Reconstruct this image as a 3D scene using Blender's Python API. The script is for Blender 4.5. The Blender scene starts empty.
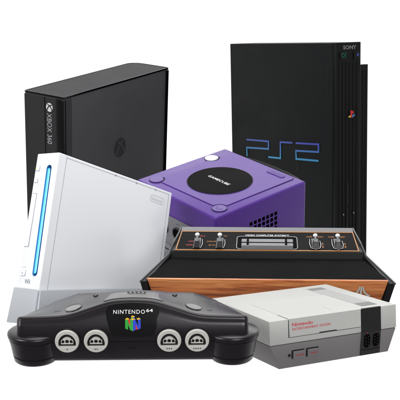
import bpy, bmesh, math, random
from mathutils import Matrix, Vector
random.seed(7)
SC = bpy.context.scene
COL = SC.collection

# ---------------------------------------------------------------- camera, world, lamps, exposure
cam_data = bpy.data.cameras.new("camera")
cam = bpy.data.objects.new("camera", cam_data)
COL.objects.link(cam)
cam.location = (0, 0, 0.344)
cam.rotation_euler = (math.radians(90 - 12), 0, 0)
cam_data.sensor_width = 36
cam_data.lens = 81.0
cam_data.clip_start = 0.01
cam_data.clip_end = 100
SC.camera = cam
CAM_H = 0.344

world = bpy.data.worlds.new("World")
SC.world = world
world.use_nodes = True
wn, wl = world.node_tree.nodes, world.node_tree.links
for n in list(wn):
    wn.remove(n)
w_out = wn.new('ShaderNodeOutputWorld')
w_bg = wn.new('ShaderNodeBackground')
w_tc = wn.new('ShaderNodeTexCoord')
w_sep = wn.new('ShaderNodeSeparateXYZ')
w_ramp = wn.new('ShaderNodeValToRGB')
# white background ahead, added dimmer surround behind the camera keeping front faces darker
w_ramp.color_ramp.interpolation = 'EASE'
w_ramp.color_ramp.elements[0].position = 0.30
w_ramp.color_ramp.elements[0].color = (0.20, 0.20, 0.21, 1)
w_ramp.color_ramp.elements[1].position = 0.80
w_ramp.color_ramp.elements[1].color = (1, 1, 1, 1)
w_map = wn.new('ShaderNodeMapRange')
w_map.inputs['From Min'].default_value = -1
w_map.inputs['From Max'].default_value = 1
wl.new(w_tc.outputs['Generated'], w_sep.inputs[0])
wl.new(w_sep.outputs['Y'], w_map.inputs['Value'])
wl.new(w_map.outputs[0], w_ramp.inputs[0])
wl.new(w_ramp.outputs[0], w_bg.inputs['Color'])
w_bg.inputs['Strength'].default_value = 1.02
wl.new(w_bg.outputs[0], w_out.inputs[0])


def area(name, loc, target, size, power, size_y=None, color=(1, 1, 1)):
    l = bpy.data.lights.new(name, 'AREA')
    l.energy = power
    l.color = color
    l.size = size
    if size_y:
        l.shape = 'RECTANGLE'
        l.size_y = size_y
    o = bpy.data.objects.new(name, l)
    COL.objects.link(o)
    o.location = loc
    o.rotation_euler = (Vector(target) - Vector(loc)).to_track_quat('-Z', 'Y').to_euler()
    return o


area("overhead_softbox", (0.2, 1.3, 3.2), (0.0, 1.4, 0.1), 2.2, 58, 2.2)
area("added_back_fill", (0.2, 4.6, 2.1), (0.0, 1.1, 0.1), 4.4, 38, 1.3)  # area light added behind and above to brighten the curved console's top
area("left_softbox", (-2.4, -0.6, 1.3), (0, 1.4, 0.2), 1.4, 50, 1.6)
area("front_fill", (1.0, -2.0, 1.2), (0, 1.4, 0.2), 1.6, 54, 1.2)

SC.view_settings.view_transform = 'Standard'
SC.view_settings.look = 'None'
SC.view_settings.exposure = 0
SC.view_settings.gamma = 1


# ---------------------------------------------------------------- helpers: materials
def lin(r, g, b):
    def f(c):
        c /= 255.0
        return c / 12.92 if c <= 0.04045 else ((c + 0.055) / 1.055) ** 2.4
    return (f(r), f(g), f(b), 1)


def plastic(name, rgb, rough=0.4, grain=0.0, gscale=900.0, mottle=0.06, mscale=18.0, spec=0.5, coat=0.0, metal=0.0, rvar=0.06, dust=0.0):
    m = bpy.data.materials.new(name)
    m.use_nodes = True
    n, l = m.node_tree.nodes, m.node_tree.links
    b = n['Principled BSDF']
    tc = n.new('ShaderNodeTexCoord')
    nz = n.new('ShaderNodeTexNoise')
    nz.inputs['Scale'].default_value = mscale
    nz.inputs['Detail'].default_value = 6
    l.new(tc.outputs['Object'], nz.inputs['Vector'])
    c = rgb if len(rgb) == 4 else lin(*rgb)
    mix = n.new('ShaderNodeMix')
    mix.data_type = 'RGBA'
    mix.inputs['A'].default_value = tuple(x * (1 - mottle) for x in c[:3]) + (1,)
    mix.inputs['B'].default_value = tuple(min(1, x * (1 + mottle)) for x in c[:3]) + (1,)
    l.new(nz.outputs['Fac'], mix.inputs['Factor'])
    res = mix.outputs['Result']
    if dust > 0:
        vo = n.new('ShaderNodeTexVoronoi')
        vo.inputs['Scale'].default_value = 130
        l.new(tc.outputs['Object'], vo.inputs['Vector'])
        lt_ = n.new('ShaderNodeMath')
        lt_.operation = 'LESS_THAN'
        lt_.inputs[1].default_value = 0.045
        l.new(vo.outputs['Distance'], lt_.inputs[0])
        sc_ = n.new('ShaderNodeMath')
        sc_.operation = 'MULTIPLY'
        sc_.inputs[1].default_value = dust
        l.new(lt_.outputs[0], sc_.inputs[0])
        m2 = n.new('ShaderNodeMix')
        m2.data_type = 'RGBA'
        l.new(sc_.outputs[0], m2.inputs['Factor'])
        l.new(res, m2.inputs['A'])
        m2.inputs['B'].default_value = (0.4, 0.4, 0.4, 1)
        res = m2.outputs['Result']
    l.new(res, b.inputs['Base Color'])
    mr = n.new('ShaderNodeMapRange')
    mr.inputs['To Min'].default_value = max(0.02, rough - rvar)
    mr.inputs['To Max'].default_value = rough + rvar
    l.new(nz.outputs['Fac'], mr.inputs['Value'])
    l.new(mr.outputs[0], b.inputs['Roughness'])
    b.inputs['Specular IOR Level'].default_value = spec
    b.inputs['Coat Weight'].default_value = coat
    b.inputs['Coat Roughness'].default_value = 0.08
    b.inputs['Metallic'].default_value = metal
    if grain > 0:
        g = n.new('ShaderNodeTexNoise')
        g.inputs['Scale'].default_value = gscale
        g.inputs['Detail'].default_value = 3
        l.new(tc.outputs['Object'], g.inputs['Vector'])
        bp = n.new('ShaderNodeBump')
        bp.inputs['Strength'].default_value = grain
        bp.inputs['Distance'].default_value = 0.0006
        l.new(g.outputs['Fac'], bp.inputs['Height'])
        l.new(bp.outputs[0], b.inputs['Normal'])
    return m


def ink(name, rgb, rough=0.5, metal=0.0):
    m = bpy.data.materials.new(name)
    m.use_nodes = True
    b = m.node_tree.nodes['Principled BSDF']
    b.inputs['Base Color'].default_value = rgb if len(rgb) == 4 else lin(*rgb)
    b.inputs['Roughness'].default_value = rough
    b.inputs['Metallic'].default_value = metal
    return m


def glow(name, rgb, strength):
    m = ink(name, rgb, 0.3)
    b = m.node_tree.nodes['Principled BSDF']
    b.inputs['Emission Color'].default_value = lin(*rgb)
    b.inputs['Emission Strength'].default_value = strength
    return m


def perforated(name, rgb, hole, pitch, ax=(0, 1), size=0.28):
    """plastic with rows of small dark round holes, in object space along axes ax"""
    m = plastic(name, rgb, 0.65, 0.1, spec=0.08)
    n, l = m.node_tree.nodes, m.node_tree.links
    b = n['Principled BSDF']
    src = b.inputs['Base Color'].links[0].from_socket
    tc = n.new('ShaderNodeTexCoord')
    sep = n.new('ShaderNodeSeparateXYZ')
    l.new(tc.outputs['Object'], sep.inputs[0])

    def M(op, a, bb=None):
        q = n.new('ShaderNodeMath')
        q.operation = op
        for i, v in enumerate((a, bb)):
            if v is None:
                continue
            if isinstance(v, (int, float)):
                q.inputs[i].default_value = v
            else:
                l.new(v, q.inputs[i])
        return q.outputs[0]
    ds = []
    for k in ax:
        v = M('MULTIPLY', sep.outputs[k], 1.0 / pitch)
        v = M('FRACT', v)
        v = M('SUBTRACT', v, 0.5)
        ds.append(M('MULTIPLY', v, v))
    d = M('SQRT', M('ADD', ds[0], ds[1]))
    isin = M('LESS_THAN', d, size)
    mix = n.new('ShaderNodeMix')
    mix.data_type = 'RGBA'
    l.new(isin, mix.inputs['Factor'])
    l.new(src, mix.inputs['A'])
    mix.inputs['B'].default_value = lin(*hole)
    l.new(mix.outputs['Result'], b.inputs['Base Color'])
    return m


def wood_mat(name):
    m = bpy.data.materials.new(name)
    m.use_nodes = True
    n, l = m.node_tree.nodes, m.node_tree.links
    b = n['Principled BSDF']
    tc = n.new('ShaderNodeTexCoord')
    mp = n.new('ShaderNodeMapping')
    mp.inputs['Scale'].default_value = (7, 60, 110)
    l.new(tc.outputs['Object'], mp.inputs[0])
    nz = n.new('ShaderNodeTexNoise')
    nz.inputs['Scale'].default_value = 1.0
    nz.inputs['Detail'].default_value = 9
    nz.inputs['Roughness'].default_value = 0.6
    nz.inputs['Distortion'].default_value = 1.1
    l.new(mp.outputs[0], nz.inputs['Vector'])
    r = n.new('ShaderNodeValToRGB')
    e = r.color_ramp.elements
    e[0].position = 0.28
    e[0].color = lin(98, 46, 22)
    e[1].position = 0.72
    e[1].color = lin(228, 158, 96)
    k = e.new(0.46)
    k.color = lin(188, 104, 54)
    k2 = e.new(0.56)
    k2.color = lin(214, 132, 74)
    l.new(nz.outputs['Fac'], r.inputs[0])
    mp2 = n.new('ShaderNodeMapping')
    mp2.inputs['Scale'].default_value = (30, 300, 900)
    l.new(tc.outputs['Object'], mp2.inputs[0])
    nz2 = n.new('ShaderNodeTexNoise')
    nz2.inputs['Scale'].default_value = 1.0
    nz2.inputs['Detail'].default_value = 4
    l.new(mp2.outputs[0], nz2.inputs['Vector'])
    mx = n.new('ShaderNodeMix')
    mx.data_type = 'RGBA'
    mx.blend_type = 'MULTIPLY'
    mx.inputs['Factor'].default_value = 0.5
    r2 = n.new('ShaderNodeValToRGB')
    r2.color_ramp.elements[0].position = 0.35
    r2.color_ramp.elements[0].color = (0.42, 0.36, 0.32, 1)
    r2.color_ramp.elements[1].position = 0.55
    r2.color_ramp.elements[1].color = (1, 1, 1, 1)
    l.new(nz2.outputs['Fac'], r2.inputs[0])
    l.new(r.outputs[0], mx.inputs['A'])
    l.new(r2.outputs[0], mx.inputs['B'])
    l.new(mx.outputs['Result'], b.inputs['Base Color'])
    b.inputs['Roughness'].default_value = 0.38
    return m


# ---------------------------------------------------------------- helpers: geometry (all in local metres)
class Thing:
    def __init__(self, name, label, cat, rot, loc, scale=1.0, base=(0, 0, 0), splay=0.0):
        self.base = Vector(base)
        self.splay = splay          # the hull leans sideways a little towards its back
        o = bpy.data.objects.new(name, None)
        COL.objects.link(o)
        R = Matrix(rot).to_3x3()
        # re-orthonormalise rounded numbers
        q = R.to_quaternion()
        q.normalize()
        o.rotation_euler = q.to_euler()
        R = q.to_matrix()
        o.location = Vector(loc) + R @ (self.base * scale)
        o.scale = (scale,) * 3
        o.empty_display_size = 0.05
        o['label'] = label
        o['category'] = cat
        self.o = o

    def part(self, name, me, mats, parent=None, smooth=False, label=None):
        if isinstance(me, bmesh.types.BMesh):
            bm = me
            me = bpy.data.meshes.new(name)
            bmesh.ops.recalc_face_normals(bm, faces=bm.faces)
            bm.to_mesh(me)
            bm.free()
        if self.splay:
            me.transform(Matrix(((1, self.splay, 0, 0), (0, 1, 0, 0), (0, 0, 1, 0), (0, 0, 0, 1))))
        me.transform(Matrix.Translation(-self.base))
        me.materials.clear()
        for m in (mats if isinstance(mats, (list, tuple)) else [mats]):
            me.materials.append(m)
        o = bpy.data.objects.new(name, me)
        COL.objects.link(o)
        o.parent = parent or self.o
        if smooth:
            me.shade_smooth()
            me.set_sharp_from_angle(angle=math.radians(38))
        if label:
            o['label'] = label
        return o


def add_box(bm, x0, x1, y0, y1, z0, z1, bevel=0.0, seg=2, mat=0):
    r = bmesh.ops.create_cube(bm, size=1.0)
    vs = r['verts']
    for v in vs:
        v.co = Vector(((x0 + x1) / 2 + v.co.x * (x1 - x0), (y0 + y1) / 2 + v.co.y * (y1 - y0), (z0 + z1) / 2 + v.co.z * (z1 - z0)))
    fs = list({f for v in vs for f in v.link_faces})
    for f in fs:
        f.material_index = mat
    if bevel > 0:
        es = list({e for v in vs for e in v.link_edges})
        bmesh.ops.bevel(bm, geom=es, offset=bevel, segments=seg, profile=0.5, affect='EDGES')
    return bm


def box(*a, **k):
    return add_box(bmesh.new(), *a, **k)


def hexa(bm, bot, top, bevel=0.0, seg=2):
    """eight-corner solid: bot and top are four (x,y,z) each, same winding"""
    vb = [bm.verts.new(p) for p in bot]
    vt = [bm.verts.new(p) for p in top]
    fs = [bm.faces.new(vb[::-1]), bm.faces.new(vt)]
    for i in range(4):
        j = (i + 1) % 4
        fs.append(bm.faces.new((vb[i], vb[j], vt[j], vt[i])))
    bmesh.ops.recalc_face_normals(bm, faces=fs)
    if bevel > 0:
        es = list({e for f in fs for e in f.edges})
        bmesh.ops.bevel(bm, geom=es, offset=bevel, segments=seg, profile=0.5, affect='EDGES')
    return bm


def prism(bm, poly, axis_pts, close=True):
    """sweep a polygon list through several offsets: poly(fn of k) -> list of Vector"""
    loops = [[bm.verts.new(p) for p in poly(k)] for k in axis_pts]
    n = len(loops[0])
    for a, b in zip(loops, loops[1:]):
        for i in range(n):
            j = (i + 1) % n
            bm.faces.new((a[i], a[j], b[j], b[i]))
    if close:
        bm.faces.new(loops[0][::-1])
        bm.faces.new(loops[-1])
    return bm


def frame(o, u, v):
    u = Vector(u).normalized()
    v = Vector(v)
    n = u.cross(v).normalized()
    v = n.cross(u)
    m = Matrix((u, v, n)).transposed().to_4x4()
    m.translation = Vector(o)
    return m


def curve_mesh(c, F):
    o = bpy.data.objects.new("tmp", c)
    COL.objects.link(o)
    bpy.context.view_layer.update()
    dg = bpy.context.evaluated_depsgraph_get()
    me = bpy.data.meshes.new_from_object(o.evaluated_get(dg))
    bpy.data.objects.remove(o)
    me.transform(F)
    return me


def plate(polys, F, thick, bevel=0.0, z0=0.0):
    """flat plate from closed 2D outlines (inner outlines become holes), standing thick high off frame F"""
    c = bpy.data.curves.new("plate", 'CURVE')
    c.dimensions = '2D'
    c.fill_mode = 'BOTH'
    for p in polys:
        s = c.splines.new('POLY')
        s.points.add(len(p) - 1)
        for k, q in enumerate(p):
            s.points[k].co = (q[0], q[1], 0, 1)
        s.use_cyclic_u = True
    c.extrude = max(1e-6, thick / 2 - bevel)
    c.bevel_depth = bevel
    c.offset = -bevel
    c.bevel_resolution = 2 if bevel else 0
    return curve_mesh(c, F @ Matrix.Translation((0, 0, z0 + thick / 2)))


def circle(cx, cy, r, n=48, ry=None, a0=0, a1=2 * math.pi):
    ry = ry or r
    full = abs(a1 - a0 - 2 * math.pi) < 1e-6
    m = n if full else n + 1
    return [(cx + r * math.cos(a0 + (a1 - a0) * i / n), cy + ry * math.sin(a0 + (a1 - a0) * i / n)) for i in range(m)]


def rrect(x0, y0, x1, y1, r, n=6):
    out = []
    for cx, cy, a in ((x1 - r, y1 - r, 0), (x0 + r, y1 - r, 90), (x0 + r, y0 + r, 180), (x1 - r, y0 + r, 270)):
        for i in range(n + 1):
            t = math.radians(a + 90 * i / n)
            out.append((cx + r * math.cos(t), cy + r * math.sin(t)))
    return out


def stroke(path, w):
    """thin band around an open 2D polyline with mitred corners"""
    L, Rr = [], []
    for i, p in enumerate(path):
        p = Vector(p)
        d0 = (p - Vector(path[i - 1])).normalized() if i > 0 else None
        d1 = (Vector(path[i + 1]) - p).normalized() if i < len(path) - 1 else None
        if d0 is None:
            d0 = d1
        if d1 is None:
            d1 = d0
        n0, n1 = Vector((-d0.y, d0.x)), Vector((-d1.y, d1.x))
        m = (n0 + n1).normalized()
        k = w / 2 / max(0.3, m.dot(n0))
        L.append(tuple(p + m * k))
        Rr.append(tuple(p - m * k))
    return L + Rr[::-1]


def ring(cx, cy, r, w, ry=None):
    return [circle(cx, cy, r, ry=ry), circle(cx, cy, r - w, ry=(ry - w) if ry else None)]


def join(meshes):
    bm = bmesh.new()
    for m in meshes:
        bm.from_mesh(m)
    return bm


def text(s, F, width, height, thick=0.0002, spacing=1.0, bold=0.0):
    """lettering centred on frame F"""
    c = bpy.data.curves.new("text", 'FONT')
    c.body = s
    c.size = 1
    c.space_character = spacing
    c.offset = bold
    c.extrude = 0.5
    c.resolution_u = 3
    me = curve_mesh(c, Matrix.Identity(4))
    xs = [v.co.x for v in me.vertices]
    ys = [v.co.y for v in me.vertices]
    sx = width / (max(xs) - min(xs))
    sy = height / (max(ys) - min(ys))
    cx, cy = (max(xs) + min(xs)) / 2, (max(ys) + min(ys)) / 2
    me.transform(F @ Matrix.Diagonal((sx, sy, thick, 1)) @ Matrix.Translation((-cx, -cy, 0.5)))
    return me


def boolean_cut(me, cut_bm):
    """cut a solid out of another; faces left by the cutter take material slot 1"""
    a = bpy.data.objects.new("tmpa", me)
    cm = bpy.data.meshes.new("tmpc")
    bmesh.ops.recalc_face_normals(cut_bm, faces=cut_bm.faces)
    cut_bm.to_mesh(cm)
    cut_bm.free()
    d0, d1 = bpy.data.materials.get("tmp0") or bpy.data.materials.new("tmp0"), bpy.data.materials.get("tmp1") or bpy.data.materials.new("tmp1")
    me.materials.clear()
    me.materials.append(d0)
    cm.materials.append(d1)
    b = bpy.data.objects.new("tmpb", cm)
    COL.objects.link(a)
    COL.objects.link(b)
    mod = a.modifiers.new("b", 'BOOLEAN')
    mod.operation = 'DIFFERENCE'
    mod.solver = 'EXACT'
    mod.material_mode = 'TRANSFER'
    mod.object = b
    bpy.context.view_layer.update()
    dg = bpy.context.evaluated_depsgraph_get()
    r = bpy.data.meshes.new_from_object(a.evaluated_get(dg))
    bpy.data.objects.remove(a)
    bpy.data.objects.remove(b)
    return r


def to_mesh(bm):
    me = bpy.data.meshes.new("m")
    bmesh.ops.recalc_face_normals(bm, faces=bm.faces)
    bm.to_mesh(me)
    bm.free()
    return me


def keep_mats(T, name, me, mats, **k):
    idx = [p.material_index for p in me.polygons]
    o = T.part(name, me, mats, **k)
    for p, i in zip(o.data.polygons, idx):
        p.material_index = min(i, len(mats) - 1)
    return o


CX, CY, CZ = Vector((1, 0, 0)), Vector((0, 1, 0)), Vector((0, 0, 1))
BLACK_HOLE = ink("recess black", (7, 7, 8), 0.8)
BLACK_HOLE.node_tree.nodes["Principled BSDF"].inputs["Specular IOR Level"].default_value = 0.05
WHITE_INK = ink("white ink", (225, 225, 225), 0.5)
GREY_INK = ink("grey ink", (165, 165, 168), 0.5)


# ================================================================ upright black console, tall slab with two-layer front
def build_ribbed_tower():
    s = 2.05
    T = Thing("game_console", "tall black upright console with blue PS2 lettering on its side, behind the purple cube", "game console",
              [[0.81857, -0.57383, -0.02579], [0.57437, 0.8182, 0.02547], [0.00649, -0.03566, 0.99934]],
              Vector((0.14104, 0.96438, -0.03535)) * s + Vector((0, 0, CAM_H)), s, (0.025, 0.09, -0.301))
    blk = plastic("charcoal textured plastic", (16, 18, 19), 0.55, 0.2, 1400, mottle=0.14, mscale=40, spec=0.18, rvar=0.14, dust=0.06)
    frt = plastic("black front plastic", (11, 12, 13), 0.4, 0.05, spec=0.25)
    rib = plastic("black rib plastic", (14, 15, 16), 0.5, spec=0.2)
    W, D, Ht = 0.0368, 0.182, 0.301
    T.part("casing", box(0, W, 0.0015, D, -Ht, 0, bevel=0.0008), blk)
    T.part("lower_casing", box(W - 0.001, 0.0520, 0.004, D - 0.004, -Ht, -0.0247, bevel=0.0008), blk)
    fp = T.part("front_panel", box(0.0008, W + 0.0004, -0.003, 0.0035, -Ht + 0.0005, 0.0002, bevel=0.0006), frt)
    for k in range(6):
        x = 0.0052 + k * 0.0052
        T.part("rib", box(x, x + 0.0024, -0.0038, -0.002, -Ht + 0.002, -0.0205, bevel=0.0005, seg=1), rib, fp)
    lp = T.part("lower_front_panel", box(W, 0.0522, 0.0008, 0.006, -Ht + 0.0005, -0.0243, bevel=0.0006), frt)
    for k in range(3):
        x = 0.0400 + k * 0.0042
        T.part("rib", box(x, x + 0.0018, 0.0002, 0.002, -Ht + 0.002, -0.030, bevel=0.0004, seg=1), rib, lp)
    FF = lambda x, z, y=-0.0031: frame((x, y, z), CX, CZ)
    T.part("maker_lettering", text("SONY", FF(0.0205, -0.0052), 0.0190, 0.0040, bold=0.012), ink("maker ink grey", (140, 140, 140)), fp)
    T.part("button", box(0.0062, 0.0142, -0.0042, -0.002, -0.0185, -0.0098, bevel=0.0005), frt, fp)
    T.part("button", box(0.0262, 0.0345, -0.0042, -0.002, -0.0185, -0.0098, bevel=0.0005), frt, fp)
    grn, blu = glow("green power mark", (16, 100, 92), 0.12), glow("blue eject mark", (60, 76, 160), 0.15)
    FG = FF(0, 0, -0.00425)
    T.part("power_symbol", join([plate(ring(0.0098, -0.0133, 0.0020, 0.0006, ry=0.0024), FG, 0.0002), plate([stroke([(0.0134, -0.0100), (0.0134, -0.0165)], 0.0006)], FG, 0.0002)]), grn, fp)
    T.part("eject_symbol", plate([[(0.0295, -0.0133), (0.0325, -0.0110), (0.0325, -0.0156)]], FG, 0.0002), blu, fp)
    # coloured maker emblem on the ribs: upright red letter over a flat green, yellow and blue one
    E_ = frame((0.0222, -0.0043, -0.0768), CX * 1, CZ) @ Matrix.Diagonal((0.66, 0.62, 1, 1))
    em = T.part("emblem_letter", plate([[(-0.0018, -0.0045), (0.0010, -0.0060), (0.0010, 0.0015), (0.0022, 0.0022), (0.0036, 0.0008), (0.0046, 0.0022), (0.0040, 0.0048), (0.0012, 0.0066), (-0.0018, 0.0072)]], E_, 0.0008), ink("emblem red", (205, 40, 45)))
    T.part("emblem_mark", plate([[(0.0012, -0.0058), (0.0030, -0.0052), (0.0074, -0.0022), (0.0078, -0.0006), (0.0050, 0.0002), (0.0014, -0.0018)]], E_, 0.0007), ink("emblem blue", (50, 120, 175)), em)
    T.part("emblem_mark", plate([[(-0.0020, -0.0052), (-0.0020, -0.0012), (-0.0064, -0.0030), (-0.0062, -0.0052)]], E_, 0.0007), ink("emblem yellow", (200, 180, 60)), em)
    for x, z in ((0.0110, -0.186), (0.0265, -0.186)):
        T.part("port_mark", plate([circle(x, z, 0.0008)], FF(0, 0, -0.0044), 0.0002), GREY_INK, fp)
    dimi = ink("faint grey ink", (70, 72, 74))
    T.part("small_print", text("MEMORY CARD   CONTROLLER", frame((0.0175, -0.0044, -0.176), (0, 0, -1), CX), 0.050, 0.0010), dimi, fp)
    # big side mark: angular letters as thin bands, printed with a violet to cyan ink gradient
    g = bpy.data.materials.new("violet to cyan foil")
    g.use_nodes = True
    n, l = g.node_tree.nodes, g.node_tree.links
    tc, sp, mr, rp = n.new('ShaderNodeTexCoord'), n.new('ShaderNodeSeparateXYZ'), n.new('ShaderNodeMapRange'), n.new('ShaderNodeValToRGB')
    l.new(tc.outputs['Object'], sp.inputs[0])
    l.new(sp.outputs['Z'], mr.inputs['Value'])
    mr.inputs['From Min'].default_value = 0.301 - 0.134
    mr.inputs['From Max'].default_value = 0.301 - 0.110
    rp.color_ramp.elements[0].color = lin(52, 150, 190)
    rp.color_ramp.elements[1].color = lin(66, 72, 168)
    l.new(mr.outputs[0], rp.inputs[0])
    l.new(rp.outputs[0], n['Principled BSDF'].inputs['Base Color'])
    n['Principled BSDF'].inputs['Roughness'].default_value = 0.4
    FS = frame((-0.0001, 0, 0), -CY, CZ)
    mm = lambda pts: [(-a / 1000, b / 1000) for a, b in pts]
    w = 0.0021
    P = mm([(151.8, -114.9), (110.0, -113.6), (110.0, -122.6), (151.6, -124.6), (151.2, -135.2)])
    S = mm([(66.8, -111.7), (88.1, -112.6), (88.3, -131.6), (110.4, -132.3)])
    Z2 = mm([(61.2, -111.5), (23.3, -109.8), (23.3, -118.2), (61.0, -120.3), (60.6, -129.6), (23.3, -128.1)])
    T.part("side_lettering", join([plate([stroke(q, w)], FS, 0.0004) for q in (P, S, Z2)]), g)
    T.part("small_numeral", text("2", frame((-0.0001, 0.058, -0.1385), -CY, CZ), 0.0055, 0.0065, 0.0002), ink("dark grey relief", (13, 14, 15)))
    T.part("faint_print", text("PlayStation", frame((-0.0001, 0.0085, -0.040), (0, 0, -1), -CY), 0.030, 0.0028, 0.0001), ink("faint relief", (20, 21, 22)))
    for z in (-0.08, -0.16, -0.24):
        T.part("foot", box(0.002, W - 0.002, D - 0.0005, D + 0.0012, z - 0.002, z + 0.002), frt)


# ================================================================ upright matte black console with rounded ends
def build_black_slab():
    s = 1.32
    T = Thing("game_console", "upright matte black console with perforated top and vertical XBOX 360 lettering", "game console",
              [[0.86531, 0.49976, 0.03862], [-0.49138, 0.86096, -0.13151], [-0.09897, 0.09481, 0.99056]],
              Vector((-0.26714, 1.37373, -0.12092)) * s + Vector((0, 0, CAM_H)), s, (0.0375, 0.14, -0.27))
    side = plastic("matte charcoal", (72, 72, 74), 0.5, 0.15, 1500, mottle=0.07, mscale=26, spec=0.35, rvar=0.14, dust=0.04)
    front = plastic("matte black front", (44, 44, 45), 0.5, 0.1, spec=0.3)
    gloss = plastic("piano black", (3, 3, 4), 0.12, spec=0.5, mottle=0)
    W, D, Ht = 0.075, 0.2938, 0.27
    out = rrect(0, 0.0, W, D, 0.0025, 4)
    # larger radius on the far left corner and near left corner
    pts = []
    for cx, cy, a, r in ((W - 0.003, D - 0.003, 0, 0.003), (0.022, D - 0.022, 90, 0.022), (0.004, 0.004, 180, 0.004), (W - 0.003, 0.003, 270, 0.003)):
        for i in range(9):
            t = math.radians(a + 90 * i / 8)
            pts.append((cx + r * math.cos(t), cy + r * math.sin(t)))
    body = plate([pts], frame((0, 0, -Ht), CX, CY), Ht - 0.0030, 0.0006)
    T.part("casing", body, side, smooth=True)
    ins = [(W / 2 + (x - W / 2) * 0.982, D / 2 + (y - D / 2) * 0.995) for x, y in pts]
    rim = [(W / 2 + (x - W / 2) * 1.018, D / 2 + (y - D / 2) * 1.006) for x, y in pts]
    T.part("top_rim", plate([rim, ins], frame((0, 0, -0.0034), CX, CY), 0.0034, 0.0004), gloss, smooth=True)
    gm = perforated("perforated charcoal", (72, 72, 74), (10, 10, 11), 0.0046, (0, 1), 0.33)
    T.part("top_grille", plate([ins], frame((0, 0, -0.0038), CX, CY), 0.0032, 0.0), gm)
    # front
    T.part("front_panel", box(0.0005, 0.0392, -0.0012, 0.003, -Ht + 0.001, -0.0045, bevel=0.0006), front)
    lp = T.part("logo_panel", box(0.0412, 0.0605, -0.0012, 0.003, -Ht + 0.001, -0.0045, bevel=0.0006), front)
    T.part("panel_gap", box(0.0390, 0.0414, -0.0004, 0.003, -Ht + 0.001, -0.0045), gloss)
    T.part("gloss_strip", box(0.0606, W + 0.0012, -0.0016, 0.0045, -Ht + 0.001, -0.0042, bevel=0.0012, seg=3), gloss, smooth=True)
    T.part("side_edge_strip", box(W - 0.002, W + 0.0008, 0.0047, 0.0188, -Ht + 0.001, -0.0045, bevel=0.0004), plastic("side strip black", (46, 46, 48), 0.5, 0.1))
    T.part("rear_frame", box(W - 0.004, W + 0.0010, D - 0.0085, D + 0.0006, -Ht + 0.001, -0.0042, bevel=0.0006), gloss)
    # round emblem: white ball crossed by two dark arcs
    F = frame((0, -0.0013, 0), CX, CZ)
    ball = T.part("round_emblem", plate([circle(0.0490, -0.0192, 0.0062, ry=0.0068)], F, 0.0003), WHITE_INK, lp)
    F2 = frame((0.0490, -0.0017, -0.0192), CX, CZ)
    k = 0.0065
    T.part("emblem_arc", join([plate([stroke([(-0.75 * k, -0.85 * k), (-0.35 * k, 0.0), (0.2 * k, 0.45 * k), (0.75 * k, 0.62 * k)], 0.0016)], F2, 0.0002),
                               plate([stroke([(0.85 * k, -0.75 * k), (0.45 * k, 0.05 * k), (-0.05 * k, 0.45 * k), (-0.5 * k, 0.72 * k)], 0.0014)], F2, 0.0003)]), ink("emblem dark", (30, 30, 32)), ball)
    T.part("vertical_lettering", text("XBOX 360", frame((0.0487, -0.0013, -0.0526), (0, 0, -1), CX), 0.0475, 0.0085, bold=0.0), ink("silver ink", (175, 175, 178)), lp)
    # embossed side emblem
    S = frame((W + 0.0000, 0.1475, -0.1115), CY, CZ)
    em = T.part("side_emblem", plate([circle(0, 0, 0.0165)], S, 0.0006, 0.0002), plastic("emblem relief black", (42, 42, 44), 0.5, 0.0))
    k = 0.0165
    S2 = frame((W + 0.0006, 0.1475, -0.1115), CY, CZ)
    T.part("emblem_cross", join([plate([stroke([(-0.72 * k, -0.62 * k), (-0.35 * k, 0.0), (0.0, 0.38 * k), (0.5 * k, 0.72 * k)], 0.0034)], S2, 0.0003),
                                 plate([stroke([(0.72 * k, -0.62 * k), (0.35 * k, 0.0), (0.0, 0.38 * k), (-0.5 * k, 0.72 * k)], 0.0034)], S2, 0.0004)]), plastic("emblem cross grey", (60, 60, 63), 0.5), em)
    for x, y in ((0.012, 0.02), (0.062, 0.02), (0.012, 0.25), (0.062, 0.25)):
        T.part("foot", box(x - 0.005, x + 0.005, y - 0.008, y + 0.008, -Ht - 0.002, -Ht + 0.001, bevel=0.0006), gloss)


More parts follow.
